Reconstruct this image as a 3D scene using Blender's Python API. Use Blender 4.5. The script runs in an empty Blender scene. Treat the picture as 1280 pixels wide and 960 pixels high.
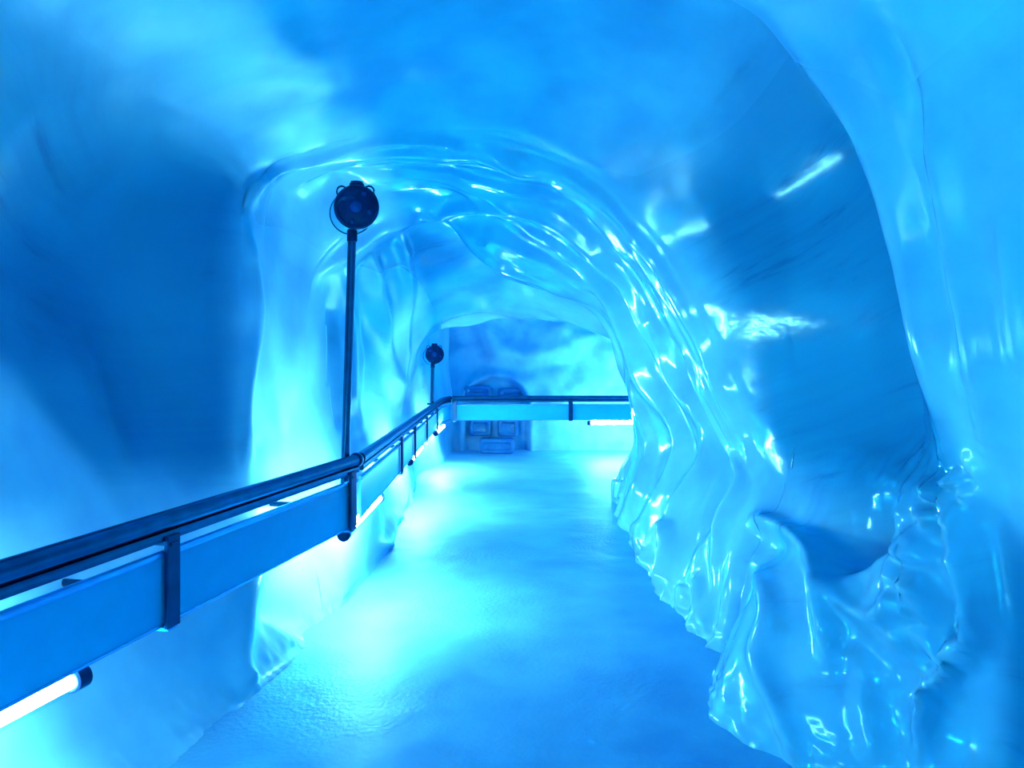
import bpy, bmesh, math, random
import numpy as np
from mathutils import Vector, Matrix
random.seed(7); np.random.seed(7)
C = bpy.context.scene.collection
S = bpy.context.scene

# ------------------------------------------------------------------ camera, world, exposure
F, HX, HY, EYE = 900.0, 640.0, 455.0, 1.55        # focal length in pixels, horizon, eye height
cam = bpy.data.cameras.new('camera'); cam_o = bpy.data.objects.new('camera', cam); C.objects.link(cam_o)
cam.sensor_width = 36; cam.lens = 36*F/1280; cam.shift_y = (HY-480)/1280
cam.clip_start = 0.02
cam_o.location = (0, 0, EYE); cam_o.rotation_euler = (math.pi/2, 0, 0)
S.camera = cam_o
w = bpy.data.worlds.new('world'); S.world = w; w.use_nodes = True
w.node_tree.nodes['Background'].inputs[0].default_value = (0.0, 0.45, 1.0, 1)
w.node_tree.nodes['Background'].inputs[1].default_value = 0.08
S.view_settings.view_transform = 'Standard'; S.view_settings.look = 'None'
S.view_settings.gamma = 1; S.view_settings.use_curve_mapping = False
S.view_settings.exposure = 2.38
S.cycles.use_denoising = True
S.cycles.max_bounces = 14; S.cycles.diffuse_bounces = 8; S.cycles.glossy_bounces = 5; S.cycles.transmission_bounces = 8
S.cycles.sample_clamp_indirect = 8.0
LAMP_COL = (2.0, 1.0, 0.95, 1); LAMP_PWR = 54.0

def P(px, py, d): return ((px-HX)/F*d, d, EYE-(py-HY)/F*d)   # photograph pixel at a distance -> place in the cave

# ------------------------------------------------------------------ materials
def mat(name):
    m = bpy.data.materials.new(name); m.use_nodes = True
    nt = m.node_tree; nt.nodes.clear()
    out = nt.nodes.new('ShaderNodeOutputMaterial')
    return m, nt, out
def N(nt, t, **kw):
    n = nt.nodes.new(t)
    for k, v in kw.items(): setattr(n, k, v)
    return n
def L(nt, a, b): nt.links.new(a, b)
def ramp(nt, src, stops):
    r = N(nt, 'ShaderNodeValToRGB'); L(nt, src, r.inputs[0])
    e = r.color_ramp.elements
    while len(e) < len(stops): e.new(0.5)
    for el, (p, c) in zip(e, stops): el.position = p; el.color = c if len(c) == 4 else (*c, 1)
    return r.outputs[0]

ICE = (0.044, 0.48, 0.69); ICE_DK = (0.002, 0.07, 0.2); CLEAR_SHADED = (0.003, 0.205, 0.37)
GLOSS = (0.10, 0.80, 1.0, 1)
def ice_material(name, base=ICE, dark=ICE_DK, rough=0.2, bump=0.05, strata=0.9, scale=1.0, fres=1.45, floor=False, wet=False):
    m, nt, out = mat(name)
    tc = N(nt, 'ShaderNodeTexCoord'); obj = tc.outputs['Object']
    # strata: thin dirt layers frozen in, tilted gently
    dt = N(nt, 'ShaderNodeVectorMath', operation='DOT_PRODUCT'); dt.inputs[1].default_value = (-0.30, 0.25, 1.0); L(nt, obj, dt.inputs[0])
    dz = N(nt, 'ShaderNodeMath', operation='MULTIPLY'); dz.inputs[1].default_value = 6.0; L(nt, dt.outputs['Value'], dz.inputs[0])
    sp = N(nt, 'ShaderNodeVectorMath', operation='MULTIPLY'); sp.inputs[1].default_value = (0.55, 0.45, 0.0); L(nt, obj, sp.inputs[0])
    cz = N(nt, 'ShaderNodeCombineXYZ'); L(nt, dz.outputs[0], cz.inputs[2])
    mp = N(nt, 'ShaderNodeVectorMath', operation='ADD'); L(nt, sp.outputs[0], mp.inputs[0]); L(nt, cz.outputs[0], mp.inputs[1])
    wn = N(nt, 'ShaderNodeTexNoise'); wn.inputs['Scale'].default_value = 0.9; wn.inputs['Detail'].default_value = 2; L(nt, obj, wn.inputs[0])
    ad = N(nt, 'ShaderNodeMixRGB', blend_type='ADD'); ad.inputs[0].default_value = 0.9
    L(nt, mp.outputs[0], ad.inputs[1]); L(nt, wn.outputs['Color'], ad.inputs[2])
    st = N(nt, 'ShaderNodeTexNoise'); st.inputs['Scale'].default_value = 1.3; st.inputs['Detail'].default_value = 6; st.inputs['Roughness'].default_value = 0.62
    L(nt, ad.outputs[0], st.inputs[0])
    lines = ramp(nt, st.outputs[0], [(0.30, (1, 1, 1)), (0.40, (0.25, 0.25, 0.25)), (0.55, (0, 0, 0))])
    cl = N(nt, 'ShaderNodeTexNoise'); cl.inputs['Scale'].default_value = 0.8; cl.inputs['Detail'].default_value = 3; L(nt, obj, cl.inputs[0])
    clf = ramp(nt, cl.outputs[0], [(0.38, (0.1, 0.1, 0.1)), (0.62, (1, 1, 1))])
    mu = N(nt, 'ShaderNodeMath', operation='MULTIPLY'); L(nt, lines, mu.inputs[0]); L(nt, clf, mu.inputs[1])
    mu2 = N(nt, 'ShaderNodeMath', operation='MULTIPLY'); L(nt, mu.outputs[0], mu2.inputs[0]); mu2.inputs[1].default_value = strata
    # cloudiness: clear and bubbly ice
    c2 = N(nt, 'ShaderNodeTexNoise'); c2.inputs['Scale'].default_value = 2.2*scale; c2.inputs['Detail'].default_value = 5; L(nt, obj, c2.inputs[0])
    cloud = ramp(nt, c2.outputs[0], [(0.35, (base[0]*0.75, base[1]*0.80, base[2]*0.90)), (0.65, (base[0]*1.15, base[1]*1.12, min(0.96, base[2]*1.05)))])
    # clear layered glacier ice and painted shade go deeper blue; refrozen drip ice paler
    at = N(nt, 'ShaderNodeAttribute'); at.attribute_name = 'clear_and_shaded_ice'
    mg = N(nt, 'ShaderNodeMixRGB'); L(nt, at.outputs['Fac'], mg.inputs[0]); L(nt, cloud, mg.inputs[1]); mg.inputs[2].default_value = (*CLEAR_SHADED, 1)
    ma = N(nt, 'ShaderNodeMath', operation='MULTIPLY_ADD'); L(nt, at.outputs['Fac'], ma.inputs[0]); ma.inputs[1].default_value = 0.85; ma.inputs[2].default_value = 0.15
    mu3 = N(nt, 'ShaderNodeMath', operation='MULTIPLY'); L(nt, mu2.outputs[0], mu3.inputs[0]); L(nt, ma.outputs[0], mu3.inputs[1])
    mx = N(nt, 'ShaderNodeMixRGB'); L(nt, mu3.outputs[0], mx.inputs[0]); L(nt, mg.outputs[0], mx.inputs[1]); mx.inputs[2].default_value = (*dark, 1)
    # relief
    b1 = N(nt, 'ShaderNodeTexNoise'); b1.inputs['Scale'].default_value = 5.5*scale; b1.inputs['Detail'].default_value = 3; b1.inputs['Roughness'].default_value = 0.5
    L(nt, obj, b1.inputs[0])
    bp = N(nt, 'ShaderNodeBump'); bp.inputs['Strength'].default_value = bump; bp.inputs['Distance'].default_value = 0.06/scale
    L(nt, b1.outputs[0], bp.inputs['Height'])
    nrm = bp.outputs[0]
    if floor:
        b2 = N(nt, 'ShaderNodeTexNoise'); b2.inputs['Scale'].default_value = 38; b2.inputs['Detail'].default_value = 4; L(nt, obj, b2.inputs[0])
        bm_ = ramp(nt, cl.outputs[0], [(0.42, (0.15, 0.15, 0.15)), (0.60, (1, 1, 1))])
        q = N(nt, 'ShaderNodeMath', operation='MULTIPLY'); L(nt, b2.outputs[0], q.inputs[0]); L(nt, bm_, q.inputs[1])
        bp2 = N(nt, 'ShaderNodeBump'); bp2.inputs['Strength'].default_value = 0.35; bp2.inputs['Distance'].default_value = 0.02
        L(nt, q.outputs[0], bp2.inputs['Height']); L(nt, nrm, bp2.inputs['Normal']); nrm = bp2.outputs[0]
    df = N(nt, 'ShaderNodeBsdfDiffuse'); L(nt, mx.outputs[0], df.inputs[0]); L(nt, nrm, df.inputs['Normal'])
    gl = N(nt, 'ShaderNodeBsdfGlossy'); gl.inputs[0].default_value = GLOSS; gl.inputs['Roughness'].default_value = rough; L(nt, nrm, gl.inputs['Normal'])
    fr = N(nt, 'ShaderNodeFresnel'); fr.inputs[0].default_value = fres; L(nt, nrm, fr.inputs['Normal'])
    if wet:                                        # wet drip ice is glossier than the dry frosted walls
        aw = N(nt, 'ShaderNodeAttribute'); aw.attribute_name = 'wetness'
        r1_ = N(nt, 'ShaderNodeMath', operation='MULTIPLY_ADD'); r1_.inputs[1].default_value = -0.20; r1_.inputs[2].default_value = 0.33; L(nt, aw.outputs['Fac'], r1_.inputs[0]); L(nt, r1_.outputs[0], gl.inputs['Roughness'])
        f1_ = N(nt, 'ShaderNodeMath', operation='MULTIPLY_ADD'); f1_.inputs[1].default_value = 0.13; f1_.inputs[2].default_value = 1.36; L(nt, aw.outputs['Fac'], f1_.inputs[0]); L(nt, f1_.outputs[0], fr.inputs[0])
    ms = N(nt, 'ShaderNodeMixShader'); L(nt, fr.outputs[0], ms.inputs[0]); L(nt, df.outputs[0], ms.inputs[1]); L(nt, gl.outputs[0], ms.inputs[2])
    L(nt, ms.outputs[0], out.inputs[0])
    return m
def plain(name, col, rough=0.4, metal=0.0, noise=0.15, tint=(0.3, 0.75, 1.0)):
    m, nt, out = mat(name)
    tc = N(nt, 'ShaderNodeTexCoord')
    n = N(nt, 'ShaderNodeTexNoise'); n.inputs['Scale'].default_value = 14; n.inputs['Detail'].default_value = 4; L(nt, tc.outputs['Object'], n.inputs[0])
    lo = tuple(c*(1-noise) for c in col); hi = tuple(min(1, c*(1+noise)) for c in col)
    c = ramp(nt, n.outputs[0], [(0.35, lo), (0.65, hi)])
    if metal < 0.1:
        df = N(nt, 'ShaderNodeBsdfDiffuse'); L(nt, c, df.inputs[0])
        gl = N(nt, 'ShaderNodeBsdfGlossy'); gl.inputs[0].default_value = GLOSS; gl.inputs['Roughness'].default_value = rough
        fr = N(nt, 'ShaderNodeFresnel'); fr.inputs[0].default_value = 1.33
        b = N(nt, 'ShaderNodeMixShader'); L(nt, fr.outputs[0], b.inputs[0]); L(nt, df.outputs[0], b.inputs[1]); L(nt, gl.outputs[0], b.inputs[2])
        L(nt, b.outputs[0], out.inputs[0]); return m
    b = N(nt, 'ShaderNodeBsdfPrincipled'); L(nt, c, b.inputs['Base Color'])
    b.inputs['Roughness'].default_value = rough; b.inputs['Metallic'].default_value = metal
    b.inputs['Specular IOR Level'].default_value = 0.12; b.inputs['Specular Tint'].default_value = (*tint, 1)
    L(nt, b.outputs[0], out.inputs[0]); return m
def emissive(name, col, power):
    m, nt, out = mat(name)
    e = N(nt, 'ShaderNodeEmission'); e.inputs[0].default_value = col; e.inputs[1].default_value = power
    L(nt, e.outputs[0], out.inputs[0]); return m
def glass(name, col, rough=0.03):
    m, nt, out = mat(name)
    t = N(nt, 'ShaderNodeBsdfTransparent'); t.inputs[0].default_value = (*col, 1)
    g = N(nt, 'ShaderNodeBsdfGlossy'); g.inputs[0].default_value = GLOSS; g.inputs['Roughness'].default_value = rough
    lw = N(nt, 'ShaderNodeLayerWeight'); lw.inputs[0].default_value = 0.3
    pw = N(nt, 'ShaderNodeMath', operation='POWER'); pw.inputs[1].default_value = 2.5; L(nt, lw.outputs['Facing'], pw.inputs[0])
    fr = N(nt, 'ShaderNodeMath', operation='MULTIPLY_ADD'); fr.inputs[1].default_value = 0.5; fr.inputs[2].default_value = 0.04; L(nt, pw.outputs[0], fr.inputs[0])
    ms = N(nt, 'ShaderNodeMixShader'); L(nt, fr.outputs[0], ms.inputs[0]); L(nt, t.outputs[0], ms.inputs[1]); L(nt, g.outputs[0], ms.inputs[2])
    L(nt, ms.outputs[0], out.inputs[0]); return m

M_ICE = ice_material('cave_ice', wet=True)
M_FAR = ice_material('far_wall_ice', base=(0.03, 0.38, 0.60), scale=1.3, rough=0.4, bump=0.03, fres=1.3)
M_FLOOR = ice_material('floor_ice', base=(0.026, 0.37, 0.62), rough=0.46, bump=0.06, strata=0.25, floor=True, fres=1.36)
M_RAIL = plain('brushed_rail_metal', (0.006, 0.11, 0.23), 0.25, 0.9)
M_BRACKET = plain('bracket_steel', (0.004, 0.06, 0.15), 0.35, 0.8)
M_PANEL = plain('skirt_panel', (0.006, 0.40, 0.64), 0.42, 0.0, 0.03)
M_TRIM = plain('glossy_panel_trim', (0.05, 0.5, 0.9), 0.12, 0.6, 0.03)
M_DARK = plain('black_plastic', (0.002, 0.022, 0.10), 0.35, 0.0, 0.3)
M_LENS = plain('lamp_lens', (0.004, 0.06, 0.22), 0.15, 0.0, 0.3)
M_GLASS = glass('clear_globe', (0.72, 0.92, 0.99))
M_SLEEVE = glass('clear_tube_sleeve', (0.9, 0.97, 1.0))
M_TUBE = emissive('lit_tube', LAMP_COL, LAMP_PWR); M_TUBE_FILL = emissive('unseen_fill_tube', (0.2, 1.0, 1.0, 1), LAMP_PWR*1.2); M_TUBE_DIM = emissive('dimmed_lit_tube', LAMP_COL, LAMP_PWR*0.5)  # low-red material is for added unseen tubes; the weak one spares the bank below

# ------------------------------------------------------------------ object helpers
def link(name, me, m, parent=None):
    o = bpy.data.objects.new(name, me); C.objects.link(o)
    if m: me.materials.append(m)
    if parent: o.parent = parent
    return o
def tag(o, label=None, cat=None, group=None, kind=None):
    if label: o['label'] = label
    if cat: o['category'] = cat
    if group: o['group'] = group
    if kind: o['kind'] = kind
    return o
def thing(name, loc, label, cat, group=None):
    o = bpy.data.objects.new(name, None); C.objects.link(o); o.location = loc; o.empty_display_size = 0.1
    return tag(o, label, cat, group)
def bm_obj(name, bm, m, parent=None, smooth=True):
    bmesh.ops.recalc_face_normals(bm, faces=bm.faces)
    me = bpy.data.meshes.new(name); bm.to_mesh(me); bm.free()
    if smooth:
        for p in me.polygons: p.use_smooth = True
        try: me.set_sharp_from_angle(angle=math.radians(40))
        except Exception: pass
    o = link(name, me, m, parent)
    if parent:                                     # meshes are written in world places; the Empty only translates
        me.transform(Matrix.Translation(-Vector(parent.location if parent.parent is None else parent.location + parent.parent.location)))
    return o
def frame(d):
    d = Vector(d).normalized(); up = Vector((0, 0, 1)) if abs(d.z) < 0.95 else Vector((0, 1, 0))
    s = d.cross(up).normalized(); return s, s.cross(d).normalized()
def sweep(bm, pts, prof, caps=True):
    """prof: list of (side, up) offsets swept along pts"""
    pts = [Vector(p) for p in pts]; rings = []
    for i, p in enumerate(pts):
        a = pts[max(0, i-1)]; b = pts[min(len(pts)-1, i+1)]
        s, u = frame(b-a)
        rings.append([bm.verts.new(p+s*x+u*y) for x, y in prof])
    n = len(prof)
    for i in range(len(rings)-1):
        for k in range(n):
            bm.faces.new((rings[i][k], rings[i][(k+1) % n], rings[i+1][(k+1) % n], rings[i+1][k]))
    if caps: bm.faces.new(rings[0]); bm.faces.new(rings[-1][::-1])
def circ(r, n=14, ry=None): return [(r*math.cos(2*math.pi*k/n), (ry or r)*math.sin(2*math.pi*k/n)) for k in range(n)]
def rrect(w, h, r=0.004):
    o = []
    for cx, cy, a0 in ((w/2-r, h/2-r, 0), (-w/2+r, h/2-r, 90), (-w/2+r, -h/2+r, 180), (w/2-r, -h/2+r, 270)):
        for k in range(3):
            a = math.radians(a0+45*k); o.append((cx+r*math.cos(a), cy+r*math.sin(a)))
    return o
def lathe(bm, origin, axis, prof, n=28):
    """prof: list of (radius, along)"""
    o = Vector(origin); d = Vector(axis).normalized(); s, u = frame(d); rings = []
    for r, t in prof:
        if r < 1e-5: rings.append([bm.verts.new(o+d*t)])
        else: rings.append([bm.verts.new(o+d*t+(s*math.cos(2*math.pi*k/n)+u*math.sin(2*math.pi*k/n))*r) for k in range(n)])
    for a, b in zip(rings, rings[1:]):
        for k in range(n):
            q = (k+1) % n
            if len(a) == 1: bm.faces.new((a[0], b[q], b[k]))
            elif len(b) == 1: bm.faces.new((a[k], a[q], b[0]))
            else: bm.faces.new((a[k], a[q], b[q], b[k]))

# ------------------------------------------------------------------ noise for the ice
def _hash(ix, iy, iz, seed):
    h = (ix*374761393 + iy*668265263 + iz*2147483647 + seed*1274126177) & 0xFFFFFFFF
    h = ((h ^ (h >> 13))*1274126177) & 0xFFFFFFFF
    return ((h ^ (h >> 16)) & 0xFFFF)/32767.5-1.0
def vnoise(p, seed=0):
    i = np.floor(p).astype(np.int64); f = p-i; f = f*f*f*(f*(f*6-15)+10)
    r = 0
    for dx in (0, 1):
        for dy in (0, 1):
            for dz in (0, 1):
                wx = f[..., 0] if dx else 1-f[..., 0]; wy = f[..., 1] if dy else 1-f[..., 1]; wz = f[..., 2] if dz else 1-f[..., 2]
                r = r+wx*wy*wz*_hash(i[..., 0]+dx, i[..., 1]+dy, i[..., 2]+dz, seed)
    return r
def fbm(p, octv=4, seed=0, gain=0.5):
    r = 0; a = 1.0
    for k in range(octv): r = r+a*vnoise(p*(2.03**k)+k*17.3, seed+k); a *= gain
    return r
def smooth01(a, b, x):
    t = np.clip((x-a)/(b-a), 0, 1); return t*t*(3-2*t)

# ------------------------------------------------------------------ the tunnel: cross sections from left floor edge over the vault to right floor edge
def W(y, pts): return [(x, y, z) for x, z in pts]
def PX(pts): return [P(*p) for p in pts]
wide = [(-1.3, -.12), (-1.65, .4), (-1.80, 1.05), (-1.88, 1.5), (-2.05, 2.1), (-1.6, 2.75), (-.8, 3.1), (0, 3.2), (.8, 3.1), (1.4, 2.8), (1.75, 2.2), (1.8, 1.6), (1.7, 1.0), (1.55, .4), (1.35, -.12)]
rings = [
 W(-6.0, wide),
 W(-1.0, wide),
 W(1.5, wide[:8]+[(.8, 2.98), (1.25, 2.55), (1.45, 2.1), (1.47, 1.6), (1.5, 1.0), (1.5, .4), (1.45, -.12)]),
 # near rib on the right
 W(2.35, [(-1.25, -.12), (-1.58, .36), (-1.68, 1.0), (-1.82, 1.48), (-2.02, 2.05), (-1.55, 2.72), (-.8, 3.0), (.1, 3.05), (.82, 2.74), (1.13, 2.38), (1.29, 1.98), (1.37, 1.55), (1.60, 1.05), (1.63, .4), (1.40, -.12)]),
 # hollow behind it
 W(3.1, [(-1.18, -.12), (-1.48, .38), (-1.74, 1.0), (-1.88, 1.5), (-1.98, 2.1), (-1.55, 2.75), (-.8, 3.05), (.1, 3.18), (.92, 3.12), (1.60, 2.62), (1.80, 1.95), (1.85, 1.4), (1.46, .86), (1.16, .42), (.92, -.12)]),
 [(-1.12, 3.9, -.12), (-1.30, 3.75, .3), (-1.70, 3.5, 1.0), (-1.84, 3.5, 1.55), (-1.88, 3.52, 2.15), (-1.50, 3.65, 2.75)]+W(3.9, [(-.75, 3.08), (.1, 3.12), (.8, 2.93), (1.4, 2.5), (1.62, 1.95), (1.66, 1.4), (1.60, .88), (1.36, .40), (1.18, -.12)]),
 # the big arch: outer edge, middle, inner edge
 PX([(392, 830, 4.0), (345, 742, 4.02), (314, 600, 3.92), (311, 460, 3.92), (303, 330, 3.98), (318, 225, 4.2), (400, 180, 4.45), (560, 178, 4.6), (700, 205, 4.6), (818, 300, 4.6), (878, 400, 4.6), (905, 480, 4.6), (945, 570, 4.5), (918, 700, 4.2), (896, 850, 3.93)]),
 PX([(420, 810, 4.3), (398, 703, 4.5), (352, 580, 4.5), (348, 450, 4.5), (345, 330, 4.55), (375, 245, 4.75), (450, 215, 5.0), (575, 222, 5.1), (690, 262, 5.25), (778, 345, 5.4), (825, 420, 5.5), (858, 490, 5.5), (872, 560, 5.5), (848, 660, 5.2), (826, 760, 4.9)]),
 PX([(437, 775, 4.75), (440, 690, 4.9), (405, 560, 5.1), (397, 450, 5.2), (403, 355, 5.3), (447, 303, 5.6), (493, 277, 5.9), (545, 272, 6.2), (606, 332, 6.5), (690, 368, 6.6), (745, 395, 6.8), (772, 455, 7.2), (792, 548, 7.6), (775, 592, 8.0), (766, 640, 8.3)]),
 W(7.5, [(-1.10, -.12), (-1.22, .4), (-1.45, 1.0), (-1.5, 1.6), (-1.45, 2.1), (-1.15, 2.5), (-.6, 2.72), (0, 2.75), (.6, 2.7), (1.2, 2.4), (1.5, 2.0), (1.6, 1.5), (1.6, 1.0), (1.5, .4), (1.4, -.12)]),
 PX([(519, 618, 9.2), (512, 570, 9.2), (503, 510, 9.2), (504, 465, 9.2), (517, 428, 9.2), (543, 398, 9.2), (580, 381, 9.2), (615, 377, 9.2), (660, 386, 9.2), (720, 403, 9.2), (790, 430, 9.2), (850, 470, 9.2), (850, 530, 9.2), (840, 570, 9.2), (830, 618, 9.2)]),
 PX([(527, 600, 10.1), (526, 550, 10), (515, 505, 10), (515, 468, 10), (522, 440, 10), (548, 412, 10), (592, 399, 10), (627, 392, 10), (672, 396, 10), (735, 408, 10), (820, 430, 10), (880, 470, 10), (890, 530, 10), (880, 570, 10), (870, 620, 10)]),
 W(11.2, [(-1.1, -.12), (-1.18, .4), (-1.25, 1.0), (-1.25, 1.6), (-1.22, 2.1), (-1.05, 2.45), (-.6, 2.65), (0, 2.7), (1.2, 2.75), (2.6, 2.7), (3.6, 2.2), (3.9, 1.6), (4.0, 1.0), (3.9, .4), (3.8, -.12)]),
 W(13.6, [(-.95, -.12), (-1.0, .4), (-1.08, 1.0), (-1.12, 1.6), (-1.1, 2.1), (-.95, 2.45), (-.5, 2.7), (0, 2.75), (1.2, 2.8), (2.6, 2.7), (3.6, 2.2), (3.9, 1.6), (4.0, 1.0), (3.9, .4), (3.8, -.12)]),
]
R = np.array(rings, float)                          # ring, point, xyz
U_SUB = [6, 12, 34, 44, 44, 44, 52, 60, 34, 28, 24, 14, 10]
V_SUB = [22, 30, 30, 30, 30, 30, 30, 30, 30, 30, 34, 34, 40, 46]
def hermite_axis(A, sub, knots):
    n = A.shape[0]; T = np.zeros_like(A)
    k = knots
    for i in range(n):
        if i == 0: T[i] = (A[1]-A[0])/(k[1]-k[0])
        elif i == n-1: T[i] = (A[i]-A[i-1])/(k[i]-k[i-1])
        else:
            a = (A[i]-A[i-1])/(k[i]-k[i-1]); b = (A[i+1]-A[i])/(k[i+1]-k[i])
            h0 = k[i]-k[i-1]; h1 = k[i+1]-k[i]
            T[i] = (a*h1+b*h0)/(h0+h1)
            T[i] = np.where(a*b < 0, T[i]*0.35, T[i])       # keep creases from overshooting
    out = []; par = []
    for i in range(n-1):
        h = k[i+1]-k[i]
        for s in range(sub[i]):
            t = s/sub[i]
            out.append((2*t**3-3*t*t+1)*A[i]+(t**3-2*t*t+t)*h*T[i]+(-2*t**3+3*t*t)*A[i+1]+(t**3-t*t)*h*T[i+1]); par.append(i+t)
    out.append(A[-1]); par.append(n-1)
    return np.array(out), np.array(par)
kn = np.array([-6, -1, 1.5, 2.35, 3.1, 3.9, 4.5, 5.1, 6.0, 7.4, 9.2, 10.0, 11.2, 13.6])
G, up_ = hermite_axis(R, U_SUB, kn)
G, vp_ = hermite_axis(np.swapaxes(G, 0, 1), V_SUB, np.arange(15.0))
G = np.swapaxes(G, 0, 1)                            # u, v, xyz
UU, VV = np.meshgrid(up_, vp_, indexing='ij')
def normals(G):
    du = np.gradient(G, axis=0); dv = np.gradient(G, axis=1)
    n = np.cross(du, dv); n /= np.maximum(np.linalg.norm(n, axis=-1, keepdims=True), 1e-9)
    return n
NRM = normals(G)
# orient into the passage
cen = np.stack([np.zeros_like(UU), G[..., 1], np.full_like(UU, 1.3)], -1)
sgn = np.sign(np.median(np.sum(NRM*(cen-G), -1))); NRM *= sgn
def proj(G):
    y = np.maximum(G[..., 1], 0.3)
    return np.stack([HX+F*G[..., 0]/y, HY-F*(G[..., 2]-EYE)/y], -1)
PXY = proj(G)
def catmull(pts, n=12):
    p = np.array(pts, float); q = np.vstack([2*p[0]-p[1], p, 2*p[-1]-p[-2]]); o = []
    for i in range(1, len(q)-2):
        for s in range(n):
            t = s/n
            o.append(0.5*((2*q[i])+(-q[i-1]+q[i+1])*t+(2*q[i-1]-5*q[i]+4*q[i+1]-q[i+2])*t*t+(-q[i-1]+3*q[i]-3*q[i+1]+q[i+2])*t**3))
    o.append(p[-1]); return np.array(o)
def seg_dist(Q, line):
    """distance and place along a polyline for points Q (n,2)"""
    best = np.full(len(Q), 1e9); par = np.zeros(len(Q))
    for i in range(len(line)-1):
        a, b = line[i], line[i+1]; d = b-a; L2 = d@d+1e-9
        t = np.clip(((Q-a)@d)/L2, 0, 1); dist = np.linalg.norm(Q-(a+t[:, None]*d), axis=1)
        m = dist < best; best[m] = dist[m]; par[m] = (i+t[m])/(len(line)-1)
    return best, par
DISP = np.zeros(UU.shape)
def stroke(pts, width, height, dmin, dmax, sharp=1.0, v0=0, v1=14):
    """a sculpting stroke: raises (or cuts) a fold in the ice along a path"""
    line = catmull(pts, 8)
    lo = line.min(0)-3.2*width; hi = line.max(0)+3.2*width
    m = (G[..., 1] > dmin) & (G[..., 1] < dmax) & (VV >= v0) & (VV <= v1) & (PXY[..., 0] > lo[0]) & (PXY[..., 0] < hi[0]) & (PXY[..., 1] > lo[1]) & (PXY[..., 1] < hi[1])
    if not m.any(): return
    dist, par = seg_dist(PXY[m], line)
    fade = np.clip(np.minimum(par, 1-par)*7+0.1, 0, 1)
    DISP[m] += height*np.exp(-(dist/width)**(2*sharp))*fade
def dab(px, py, rx, ry, height, dmin, dmax, v0=0, v1=14):
    m = (G[..., 1] > dmin) & (G[..., 1] < dmax) & (VV >= v0) & (VV <= v1)
    e = ((PXY[..., 0]-px)/rx)**2+((PXY[..., 1]-py)/ry)**2
    DISP[m] += (height*np.exp(-e))[m]

# ---- folds of the big arch and its right pillar
A0, A1 = 4.05, 8.6
stroke([(575, 188), (640, 205), (700, 215), (765, 255), (820, 315), (860, 385), (890, 455), (925, 530), (955, 600)], 11, .07, A0, A1, v0=6)
stroke([(600, 196), (690, 228), (755, 278), (805, 350), (850, 430), (880, 480), (918, 560), (934, 605), (912, 660), (905, 720), (893, 790)], 8, .05, A0, A1, v0=6)
stroke([(560, 262), (640, 262), (700, 285), (760, 340), (800, 400), (835, 460), (878, 515), (893, 560), (872, 612), (846, 655), (838, 735)], 8, .06, A0, A1, v0=6)
stroke([(690, 300), (740, 350), (780, 415), (803, 470), (840, 520), (855, 560), (836, 610), (815, 650), (805, 690)], 7, .06, A0, A1, v0=6)
stroke([(620, 232), (700, 258), (760, 308), (800, 370), (830, 430)], 6, .04, A0, A1, v0=6)
stroke([(780, 455), (808, 515), (820, 560), (806, 600), (790, 645)], 6, .05, A0, A1, v0=6)
stroke([(845, 655), (850, 690), (838, 745)], 8, .07, A0, 6.2, v0=9)
stroke([(640, 232), (720, 270), (780, 335), (825, 400), (868, 480), (905, 560), (905, 620), (885, 690)], 7, -.05, A0, A1, v0=6)
stroke([(720, 320), (775, 385), (815, 455), (862, 530), (870, 570), (845, 615)], 6, -.05, A0, A1, v0=6)
stroke([(395, 345), (450, 302), (500, 279), (560, 264), (620, 258)], 7, .05, A0, 6.6)
stroke([(306, 258), (322, 220), (370, 193), (460, 170), (520, 172), (560, 180), (578, 190)], 6, .06, A0, 5.6)
stroke([(300, 280), (310, 350), (316, 420), (306, 500), (308, 590)], 7, .04, 3.7, 5.2, v1=5)
stroke([(600, 290), (640, 310), (700, 335), (745, 370)], 10, .05, 5.3, 7.2)
# ---- pillar foot
for q in [[(770, 600), (775, 625)], [(800, 650), (806, 690), (815, 715)], [(885, 720), (890, 770), (885, 800)], [(865, 735), (862, 770)]]:
    stroke(q, 9, .05, 3.9, 8.8, v0=11)
# ---- wall behind the big arch, deep vertical folds
for q, h in [([(470, 310), (480, 400), (490, 500)], .07), ([(500, 290), (512, 350), (505, 420), (492, 520)], .09), ([(430, 330), (440, 430), (430, 520)], .05), ([(455, 330), (462, 430), (460, 540)], -.06), ([(412, 360), (415, 460), (418, 540)], -.05)]:
    stroke(q, 7, h, 5.5, 9.0, v1=7)
# ---- third arch rim
stroke([(505, 490), (512, 440), (540, 405), (585, 385), (625, 380), (670, 392)], 6, .09, 8.2, 10.4)
stroke([(525, 490), (535, 445), (560, 415), (600, 399), (640, 394)], 4, .06, 9.0, 10.6)
# ---- near curtain on the right
stroke([(1085, 0), (1125, 110), (1150, 220), (1165, 330), (1195, 470)], 17, -.05, 1.5, 2.75, v0=7)
stroke([(1150, 120), (1175, 250), (1195, 380), (1222, 480), (1250, 600)], 20, .045, 1.3, 2.75, v0=7)
stroke([(1255, 260), (1262, 380), (1268, 470)], 14, .03, 1.2, 2.75, v0=7)
stroke([(955, 0), (1045, 105), (1105, 215), (1135, 340), (1150, 440), (1185, 545), (1225, 630)], 15, .05, 1.9, 2.9, v0=7)
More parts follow.
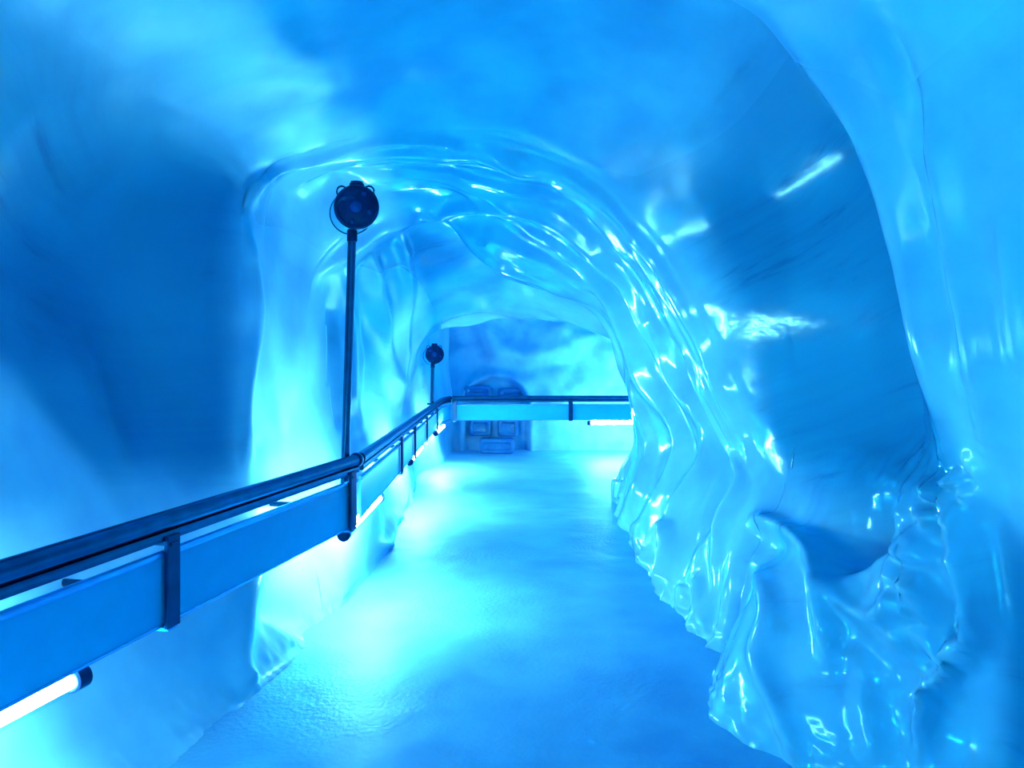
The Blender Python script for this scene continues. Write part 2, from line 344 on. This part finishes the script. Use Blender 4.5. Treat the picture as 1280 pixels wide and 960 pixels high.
# ---- mound low on the right
dab(1082, 675, 50, 42, -.24, 2.45, 4.2, 10, 14)
dab(1160, 735, 62, 95, .22, 2.1, 3.7, 10, 14)
stroke([(1205, 592), (1150, 640), (1105, 700), (1045, 740)], 18, .05, 2.2, 3.8, v0=10)
stroke([(1040, 725), (1075, 765), (1125, 770), (1150, 735)], 11, .06, 2.2, 3.8, v0=10)
stroke([(1205, 592), (1232, 680), (1240, 795), (1170, 868), (1150, 960)], 13, .12, 1.9, 3.4, v0=10)
stroke([(945, 655), (990, 668), (1025, 700), (1040, 760), (1045, 840)], 13, .10, 2.5, 4.4, v0=10)
stroke([(955, 690), (978, 770), (962, 830), (990, 905), (1010, 960)], 12, .06, 2.3, 4.2, v0=10)
stroke([(905, 800), (893, 860), (890, 905), (930, 950)], 11, .07, 2.4, 4.2, v0=11)
stroke([(1075, 800), (1085, 870), (1100, 960)], 16, .04, 2.0, 3.6, v0=10)
# ---- left jamb foot below the railing
stroke([(318, 700), (305, 760), (300, 820), (315, 870)], 13, .07, 3.0, 5.2, v1=3)
stroke([(330, 765), (365, 800), (395, 800)], 10, .025, 3.0, 5.2, v1=3)
dab(350, 765, 34, 24, -.05, 3.0, 5.2, 0, 3)
stroke([(285, 905), (330, 855), (375, 815), (425, 780)], 7, .03, 2.6, 5.2, v1=2)
stroke([(470, 690), (490, 660), (500, 640)], 8, .06, 5.0, 7.6, v1=2)

pos = G.copy()
big = fbm(pos*0.9, 2, 1)*0.06
mid = fbm(pos*np.array([2.6, 2.0, 2.0]), 2, 11)*0.012
small = fbm(pos*7.0, 2, 21)*0.0012
# flowing ripples along the folds of the arch
arch_m = smooth01(5.6, 6.2, UU)*(1-smooth01(8.0, 8.8, UU))*smooth01(5.5, 7.5, VV)
flow = np.sin(UU*31+3.0*fbm(pos*1.3, 2, 35)+VV*0.9)*0.007*arch_m*smooth01(-.4, .5, fbm(pos*1.7, 2, 37))+np.sin(UU*9.5+2.2*fbm(pos*1.1, 2, 31)+VV*0.4)*0.022*arch_m
mound_m = np.exp(-(((PXY[..., 0]-1145)/100)**2+((PXY[..., 1]-735)/135)**2))*(G[..., 1] > 2.0)*(G[..., 1] < 3.8)*(VV > 9.5)
_d, _ = seg_dist(PXY.reshape(-1, 2), catmull([(1210, 598), (1185, 660), (1160, 720), (1185, 790), (1215, 800), (1165, 860)], 6))
crest_m = np.exp(-(_d.reshape(UU.shape)/38)**2)*(G[..., 1] > 2.0)*(G[..., 1] < 3.8)*(VV > 9.5)
rugged = (np.abs(fbm(pos*5.5, 2, 41))*0.06-0.02)*mound_m+(np.abs(fbm(pos*9, 3, 45))*0.085)*crest_m
foot = smooth01(12.6, 13.4, VV)+(1-smooth01(0.5, 1.2, VV))
footn = fbm(pos*np.array([5.0, 5.0, 1.6]), 2, 51)*0.022*foot*np.where(VV < 5, 0.5, 1.0)
edge = smooth01(13.35, 13.8, VV)+(1-smooth01(0.25, 0.7, VV))
footn = footn+np.abs(fbm(pos*15, 2, 55))*0.022*edge
edge_keep = 1-0.75*np.exp(-((UU-3)/0.35)**2)-0.6*np.exp(-((UU-8)/0.3)**2)
G = G+NRM*(DISP+(big*edge_keep)+mid+small+flow+rugged+footn)[..., None]
G[..., 2] = np.where((VV < 0.02) | (VV > 13.98), -0.12, G[..., 2])

nu, nv = UU.shape
CLEAR_SHADED_MASK = np.clip(smooth01(3.0, 3.2, UU)*(1-smooth01(5.4, 6.0, UU))*smooth01(7.7, 9.0, VV)*(1-0.8*smooth01(11.6, 12.3, VV))
              + smooth01(1.0, 2.0, UU)*(1-smooth01(5.6, 6.05, UU))*smooth01(2.7, 3.4, VV+1.1*smooth01(3.3, 4.0, UU))*(1-smooth01(4.6, 5.6, VV))  # left wall: shade of the bay before the jamb put into the colour
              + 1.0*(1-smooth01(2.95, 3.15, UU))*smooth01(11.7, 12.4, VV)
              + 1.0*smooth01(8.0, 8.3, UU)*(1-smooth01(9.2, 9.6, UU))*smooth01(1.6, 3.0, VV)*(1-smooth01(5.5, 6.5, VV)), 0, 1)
WET = np.clip((1-smooth01(5.6, 6.2, UU))*smooth01(7.8, 9.6, VV)*(0.35+0.65*smooth01(2.8, 3.2, UU))+smooth01(5.6, 6.2, UU)*(1-0.6*smooth01(8.0, 9.0, UU))*smooth01(3.6, 6.0, VV), 0, 1)
def patch(name, u0, u1, v0, v1, m, parent=None):
    """faces whose ring number lies in [u0,u1) and point number in [v0,v1)"""
    iu = np.where((up_ >= u0-1e-6) & (up_ <= u1+1e-6))[0]; iv = np.where((vp_ >= v0-1e-6) & (vp_ <= v1+1e-6))[0]
    sub = G[iu[0]:iu[-1]+1, iv[0]:iv[-1]+1]; a, b = sub.shape[:2]
    idx = np.arange(a*b).reshape(a, b)
    q = np.stack([idx[:-1, :-1], idx[:-1, 1:], idx[1:, 1:], idx[1:, :-1]], -1).reshape(-1, 4)
    if sgn > 0: q = q[:, ::-1]
    me = bpy.data.meshes.new(name)
    me.from_pydata(sub.reshape(-1, 3).tolist(), [], q.tolist()); me.update()
    me.polygons.foreach_set('use_smooth', np.ones(len(me.polygons), bool))
    at = me.attributes.new('clear_and_shaded_ice', 'FLOAT', 'POINT')
    at.data.foreach_set('value', CLEAR_SHADED_MASK[iu[0]:iu[-1]+1, iv[0]:iv[-1]+1].reshape(-1).astype(np.float32))
    at = me.attributes.new('wetness', 'FLOAT', 'POINT')
    at.data.foreach_set('value', WET[iu[0]:iu[-1]+1, iv[0]:iv[-1]+1].reshape(-1).astype(np.float32))
    return link(name, me, m, parent)
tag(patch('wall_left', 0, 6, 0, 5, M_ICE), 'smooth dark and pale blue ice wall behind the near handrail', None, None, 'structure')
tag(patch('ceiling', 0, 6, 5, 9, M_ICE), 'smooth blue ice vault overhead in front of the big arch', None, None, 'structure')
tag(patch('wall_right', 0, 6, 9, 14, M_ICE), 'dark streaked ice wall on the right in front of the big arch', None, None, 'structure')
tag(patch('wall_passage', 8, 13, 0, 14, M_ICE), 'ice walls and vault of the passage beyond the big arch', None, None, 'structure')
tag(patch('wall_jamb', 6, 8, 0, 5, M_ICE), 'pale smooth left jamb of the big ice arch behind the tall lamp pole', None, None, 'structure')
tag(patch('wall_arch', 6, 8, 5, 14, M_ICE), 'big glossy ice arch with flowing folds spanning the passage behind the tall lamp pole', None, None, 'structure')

# ------------------------------------------------------------------ floor
def grid_mesh(name, xs, ys, fz, m, parent=None):
    X, Y = np.meshgrid(xs, ys, indexing='ij'); Z = fz(X, Y)
    V = np.stack([X, Y, Z], -1).reshape(-1, 3); a, b = X.shape; idx = np.arange(a*b).reshape(a, b)
    q = np.stack([idx[:-1, :-1], idx[1:, :-1], idx[1:, 1:], idx[:-1, 1:]], -1).reshape(-1, 4)
    me = bpy.data.meshes.new(name); me.from_pydata(V.tolist(), [], q.tolist()); me.update()
    me.polygons.foreach_set('use_smooth', np.ones(len(me.polygons), bool))
    return link(name, me, m, parent)
def fz(X, Y):
    p = np.stack([X, Y, np.zeros_like(X)], -1)
    return fbm(p*1.3, 3, 61)*0.008+fbm(p*6, 2, 71)*0.0018
xs = np.concatenate([np.linspace(-2.3, 1.9, 160), np.linspace(2.0, 4.4, 14)]); ys = np.concatenate([np.linspace(-6, 1, 20), np.linspace(1.1, 8, 260), np.linspace(8.1, 13.8, 70)])
tag(grid_mesh('floor', xs, ys, fz, M_FLOOR), 'glossy trodden blue ice floor of the passage', None, None, 'structure')

# ------------------------------------------------------------------ far wall
def far_y(X, Z):
    p = np.stack([X, Z, np.zeros_like(X)], -1)
    y = 12.9+fbm(p*1.6, 3, 81)*0.06+0.25*smooth01(1.9, 2.9, Z)*-1+0.10*np.sin(Z*5.5+X*1.1+fbm(p*1.0, 2, 87)*2)*smooth01(1.2, 1.8, Z)
    cx, cz, r = -.28, .75, .66                       # shallow arched niche
    d = np.sqrt((X-cx)**2+np.maximum(Z-cz, 0)**2)-r
    y = y+0.10*(1-smooth01(-.16, -.08, d))-0.07*np.exp(-((d+.03)/.06)**2)
    return y
def far_mesh():
    xs = np.linspace(-1.7, 4.4, 260); zs = np.linspace(-.12, 3.1, 150)
    X, Z = np.meshgrid(xs, zs, indexing='ij'); Y = far_y(X, Z)
    V = np.stack([X, Y, Z], -1).reshape(-1, 3); a, b = X.shape; idx = np.arange(a*b).reshape(a, b)
    q = np.stack([idx[:-1, :-1], idx[1:, :-1], idx[1:, 1:], idx[:-1, 1:]], -1).reshape(-1, 4)
    me = bpy.data.meshes.new('wall_far'); me.from_pydata(V.tolist(), [], q.tolist()); me.update()
    me.polygons.foreach_set('use_smooth', np.ones(len(me.polygons), bool))
    return link('wall_far', me, M_FAR)
wf = tag(far_mesh(), 'end wall of layered blue ice behind the far handrail', None, None, 'structure')

def ice_block(name, cx, cz, w, h, y, depth, m, parent=None):
    """rounded block with a raised frame and a sunken rippled face"""
    n = 14; bm = bmesh.new()
    def rr(w, h, r, k=5):
        o = []
        for sx, sz, a0 in ((1, 1, 0), (-1, 1, 90), (-1, -1, 180), (1, -1, 270)):
            for i in range(k+1):
                a = math.radians(a0+90*i/k); o.append((sx*(w/2-r)+r*math.cos(a), sz*(h/2-r)+r*math.sin(a)))
        return o
    loops = []
    for (ins, dy) in ((0, depth), (0, .02), (.02, 0), (.055, 0), (.075, .035), (.11, .045)):
        loops.append([bm.verts.new((cx+a, y+dy, cz+b)) for a, b in rr(max(.02, w-2*ins), max(.02, h-2*ins), max(.008, .06-ins*.4))])
    for a, b in zip(loops, loops[1:]):
        k = len(a)
        for i in range(k): bm.faces.new((a[i], a[(i+1) % k], b[(i+1) % k], b[i]))
    bm.faces.new(loops[-1]); bm.faces.new(loops[0][::-1])
    return bm_obj(name, bm, m, parent)
M_BLOCK = ice_material('clear_block_ice', base=(0.006, 0.17, 0.40), rough=0.12, bump=0.5, strata=0.3, scale=2.5)

# ------------------------------------------------------------------ railings
def along(a, b, t): return tuple(a[i]+(b[i]-a[i])*t for i in range(3))
def railing(name, path, posts, label, zoff, wall_dir, start_cap, end_cap, gap=0.115, bottom=0.365):
    """path: world points of the rail's axis; a steel tube on a channel, a skirt panel below it and flat hangers"""
    t = thing(name, (path[0][0], path[0][1], 0), label, 'railing')
    bm = bmesh.new(); sweep(bm, path, circ(.034, 18)); bm_obj('rail_tube', bm, M_RAIL, t)
    bm = bmesh.new(); sweep(bm, [(x, y, z-.052) for x, y, z in path], rrect(.045, .036, .008)); bm_obj('rail_channel', bm, M_RAIL, t)
    lo, hi = -bottom, -gap
    pan = [(x, y, z+(lo+hi)/2) for x, y, z in path]
    bm = bmesh.new(); sweep(bm, pan, rrect(.012, hi-lo, .004)); p = bm_obj('skirt_panel', bm, M_PANEL, t)
    bm = bmesh.new(); sweep(bm, [(x, y, z+hi-.002) for x, y, z in path], rrect(.030, .024, .008)); bm_obj('top_trim', bm, M_TRIM, t)
    bm = bmesh.new(); sweep(bm, [(x, y, z+lo) for x, y, z in path], rrect(.020, .012, .004)); bm_obj('bottom_trim', bm, M_TRIM, t)
    for (pt, d, wd) in posts:                         # place on the axis, run direction, direction to the passage
        pt = Vector(pt); d = Vector(d).normalized(); wd = Vector(wd).normalized()
        f = pt+wd*.026
        bm = bmesh.new()
        top = f+Vector((0, 0, -.055)); bot = f+Vector((0, 0, -bottom-.012))
        sx = d*.034; sy = wd*.009
        def plate(z0, z1, a, b, o):
            vs = [bm.verts.new(o+a*i+b*j+Vector((0, 0, z))) for z in (z0, z1) for i, j in ((-1, -1), (1, -1), (1, 1), (-1, 1))]
            for q in ((0, 1, 2, 3), (7, 6, 5, 4), (0, 4, 5, 1), (1, 5, 6, 2), (2, 6, 7, 3), (3, 7, 4, 0)): bm.faces.new([vs[k] for k in q])
        plate(-bottom-.012, -.05, sx, sy, f)
        bmesh.ops.bevel(bm, geom=bm.edges[:], offset=.003, segments=1, affect='EDGES')
        h = bm_obj('hanger', bm, M_BRACKET, t)
        bm = bmesh.new(); plate(-.086, -.074, d*.022, wd*.10, pt-wd*.06); bm_obj('saddle_plate', bm, M_BRACKET, h if False else t)
        bm = bmesh.new(); plate(-bottom-.022, -bottom-.010, d*.024, wd*.028, pt); bm_obj('foot_clip', bm, M_TRIM, t)
        bm = bmesh.new(); sweep(bm, [pt-wd*.02+Vector((0, 0, -.25)), pt-wd*.75+Vector((0, 0, -.25))], circ(.016, 10)); bm_obj('wall_arm', bm, M_BRACKET, t)
    if start_cap or end_cap:
        for flag, a, b in ((start_cap, path[0], path[1]), (end_cap, path[-1], path[-2])):
            if flag:
                d = (Vector(a)-Vector(b)).normalized()
                bm = bmesh.new(); lathe(bm, Vector(a)-d*.012, d, [(0, 0), (.040, 0), (.042, .008), (.042, .026), (.034, .036), (0, .038)], 18); bm_obj('end_cap', bm, M_DARK, t)
    return t
def r1x(y): return -1.785+.2165*y
zr = 0.985
r1 = [(r1x(y), y, zr+.004*y) for y in np.linspace(-1.2, 4.12, 14)]
d1 = (.21, 1, 0); w1 = (1, -.21, 0)
railing('railing', r1, [((r1x(y), y, zr+.004*y), d1, w1) for y in (-.6, .98, 2.56, 4.02)],
        'nearest straight railing on the left with dark tube rail and blue skirt panel', 0, None, False, True)
def r2x(y): return -.885-.028*(y-4.1)
r2 = [(r2x(y), y, 1.0) for y in np.linspace(4.2, 10.9, 14)]+[(-1.06, 11.3, 1.0), (-1.0, 11.62, 1.0)]
d2 = (-.028, 1, 0); w2 = (1, .028, 0)
railing('railing', r2, [((r2x(y), y, 1.0), d2, w2) for y in (5.98, 7.0, 8.3, 9.85)],
        'second railing running on from the tall lamp pole to the far corner', 0, None, False, False, bottom=.345)
r3 = [(-.97, 11.68, 1.0), (-.8, 11.72, 1.0), (.8, 11.8, 1.0), (2.9, 11.85, 1.0)]
railing('railing', r3, [((-.93, 11.7, 1.0), (1, .03, 0), (.03, -1, 0)), ((.96, 11.8, 1.0), (1, .03, 0), (.03, -1, 0)), ((2.6, 11.85, 1.0), (1, .03, 0), (.03, -1, 0))],
        'far railing crossing the end of the passage before the end wall', 0, None, False, False)

# ------------------------------------------------------------------ fluorescent tubes
def tube_lamp(a, b, label, m=None):
    a = Vector(a); b = Vector(b); d = (b-a).normalized()
    t = thing('tube_lamp', a, label, 'tube light', 'tube lights under the railings')
    bm = bmesh.new(); sweep(bm, [a+d*.05, b-d*.05], circ(.022, 14)); bm_obj('glowing_tube', bm, m or M_TUBE, t)
    bm = bmesh.new(); sweep(bm, [a+d*.02, b-d*.02], circ(.033, 18), caps=False); bm_obj('clear_sleeve', bm, M_SLEEVE, t)
    for p, s in ((a, 1), (b, -1)):
        bm = bmesh.new(); lathe(bm, p, d*s, [(0, 0), (.028, 0), (.037, .006), (.037, .05), (.030, .056), (0, .056)], 18); bm_obj('end_cap', bm, M_DARK, t)
    for k in (.2, .8):
        p = a+(b-a)*k
        bm = bmesh.new(); sweep(bm, [p+Vector((0, 0, .026)), p+Vector((0, 0, .09))], circ(.007, 8)); bm_obj('hanging_clip', bm, M_BRACKET, t)
    return t
zt = .585
tube_lamp((r1x(.75)-.055, .75, zt), (r1x(2.24)-.03, 2.24, zt), 'nearest glowing tube light hanging below the near skirt panel', M_TUBE_DIM)  # power lowered to keep the bank below it darker
tube_lamp((-1.45, -3.4, zt), (-1.45, -2.1, zt), 'added unseen glowing tube light on the left far behind the camera', M_TUBE_FILL)  # added out of view to light the right curtain and ceiling
tube_lamp((-1.45, -2.0, zt), (-1.45, -0.9, zt), 'added unseen glowing tube light on the left just behind the camera', M_TUBE_FILL)  # second unseen tube, added to strengthen the light on the curtain
tube_lamp((r2x(4.0)-.055, 4.0, zt+.012), (r2x(5.15)-.03, 5.15, zt+.012), 'glowing tube light starting just behind the tall lamp pole')
tube_lamp((r2x(7.0)-.03, 7.0, zt+.012), (r2x(8.3)-.04, 8.3, zt+.012), 'glowing tube light under the middle of the second railing')
tube_lamp((r2x(9.85)-.0, 9.85, zt+.012), (r2x(11.1)+.03, 11.1, zt+.012), 'short looking glowing tube light under the far corner of the second railing')
tube_lamp((1.25, 11.95, zt-.015), (2.6, 12.0, zt-.015), 'glowing tube light under the far cross railing on the right')
tube_lamp((2.65, 12.0, zt+.03), (3.8, 12.0, zt+.03), 'unseen tube light added far right round the corner')  # extra tube out of view, added to brighten the far wall

# ------------------------------------------------------------------ lamp poles
def lamp_pole(x, y, z0, z1, zc, lean, label):
    t = thing('lamp_pole', (x, y, z0), label, 'lamp')
    tx = x+lean
    bm = bmesh.new(); sweep(bm, [(x, y, z0), (tx, y, z1)], circ(.0235, 16)); bm_obj('pole', bm, M_RAIL, t)
    bm = bmesh.new(); lathe(bm, (x, y, z0-.025), (0, 0, 1), [(0, 0), (.028, .004), (.034, .02), (.034, .05), (.026, .055), (0, .055)], 16); bm_obj('pole_foot', bm, M_DARK, t)
    bm = bmesh.new(); lathe(bm, (tx, y, z1-.055), (0, 0, 1), [(0, 0), (.027, 0), (.030, .008), (.030, .06), (.024, .07), (0, .07)], 16); bm_obj('collar', bm, M_DARK, t)
    hd = bm = bmesh.new()
    c = Vector((tx+.030, y-.02, zc)); ax = Vector((.05, -1, -.02)).normalized()
    lathe(bm, c, ax, [(0, -.022), (.100, -.022), (.120, -.018), (.127, -.008), (.127, .012), (.120, .020), (.108, .020), (.100, .012), (.060, .016), (.045, .026), (0, .028)], 40)
    head = bm_obj('lamp_head', bm, M_DARK, t)
    def sub(name, bm, m):
        o = bm_obj(name, bm, m, head); return o
    s, u = frame(ax)
    bm = bmesh.new(); lathe(bm, c+ax*.024+s*.0, ax, [(0, .022), (.020, .018), (.032, .006), (.034, 0), (0, 0)], 20); sub('lens', bm, M_LENS)
    for ang, r in ((35, .082), (120, .085), (200, .08), (285, .086)):
        a = math.radians(ang); q = c+ax*.016+(s*math.cos(a)+u*math.sin(a))*r
        bm = bmesh.new(); lathe(bm, q, ax, [(0, .012), (.010, .010), (.016, .002), (.016, 0), (0, 0)], 12); sub('screw_boss', bm, M_LENS)
    # clear globe behind
    gc = c+Vector((-.046, .07, -.018))
    bm = bmesh.new(); R_ = .122
    lathe(bm, gc, ax, [(R_*math.sin(math.radians(a)), R_*math.cos(math.radians(a))) for a in range(180, 25, -10)]+[(R_*math.sin(math.radians(30)), R_*math.cos(math.radians(30)))], 36)
    g = bm_obj('clear_globe', bm, M_GLASS, t)
    bm = bmesh.new(); ri = []
    for k in range(37):
        a = 2*math.pi*k/36; ri.append(gc+(s*math.cos(a)+u*math.sin(a))*R_)
    sweep(bm, ri, circ(.004, 6), caps=False); bm_obj('globe_rim', bm, M_RAIL, t)
    bm = bmesh.new()
    lathe(bm, c+Vector((-.006, .03, .118)), (0, 0, 1), [(0, 0), (.042, 0), (.042, .022), (.036, .028), (.036, .034), (0, .034)], 18); sub('top_clamp', bm, M_DARK)
    for sg in (-1, 1):
        bm = bmesh.new(); ri = []
        for k in range(13):
            a = math.radians(360*k/12)
            ri.append(c+Vector(((-.088 if sg < 0 else .068)+.028*math.cos(a), .012, .094+.030*math.sin(a))))
        sweep(bm, ri, circ(.0055, 6), caps=False); sub('carry_loop', bm, M_DARK)
    bm = bmesh.new(); sweep(bm, [(x, y, z0+.38), (x-.06, y+.02, z0+.38)], circ(.012, 8)); bm_obj('rail_clamp', bm, M_BRACKET, t)
    return t
lamp_pole(-.962, 4.1, .60, 2.30, 2.437, .052, 'tall dark pole with a round black lamp head, standing at the near railing end')
lamp_pole(-1.105, 9.9, .62, 1.55, 1.68, .015, 'short distant pole with a round black lamp head above the far railing corner')

# ------------------------------------------------------------------ carved blocks in the end wall
def blk(px0, px1, py0, py1, y, depth, name, parent=None):
    x0, _, z1 = P(px0, py0, y); x1, _, z0 = P(px1, py1, y)
    return ice_block(name, (x0+x1)/2, (z0+z1)/2, x1-x0, z1-z0, y, depth, M_BLOCK, parent)
tag(blk(599, 643, 549, 567.3, 12.40, .35, 'ice_block'), 'low rounded dark-rimmed ice block lying on the floor before the end wall', 'ice block')
for q in ((622, 648, 524, 546), (586, 613, 524, 545), (580, 614, 482, 499), (622, 665, 485, 499)):
    blk(*q, 12.86, .35, 'carved_panel', wf)
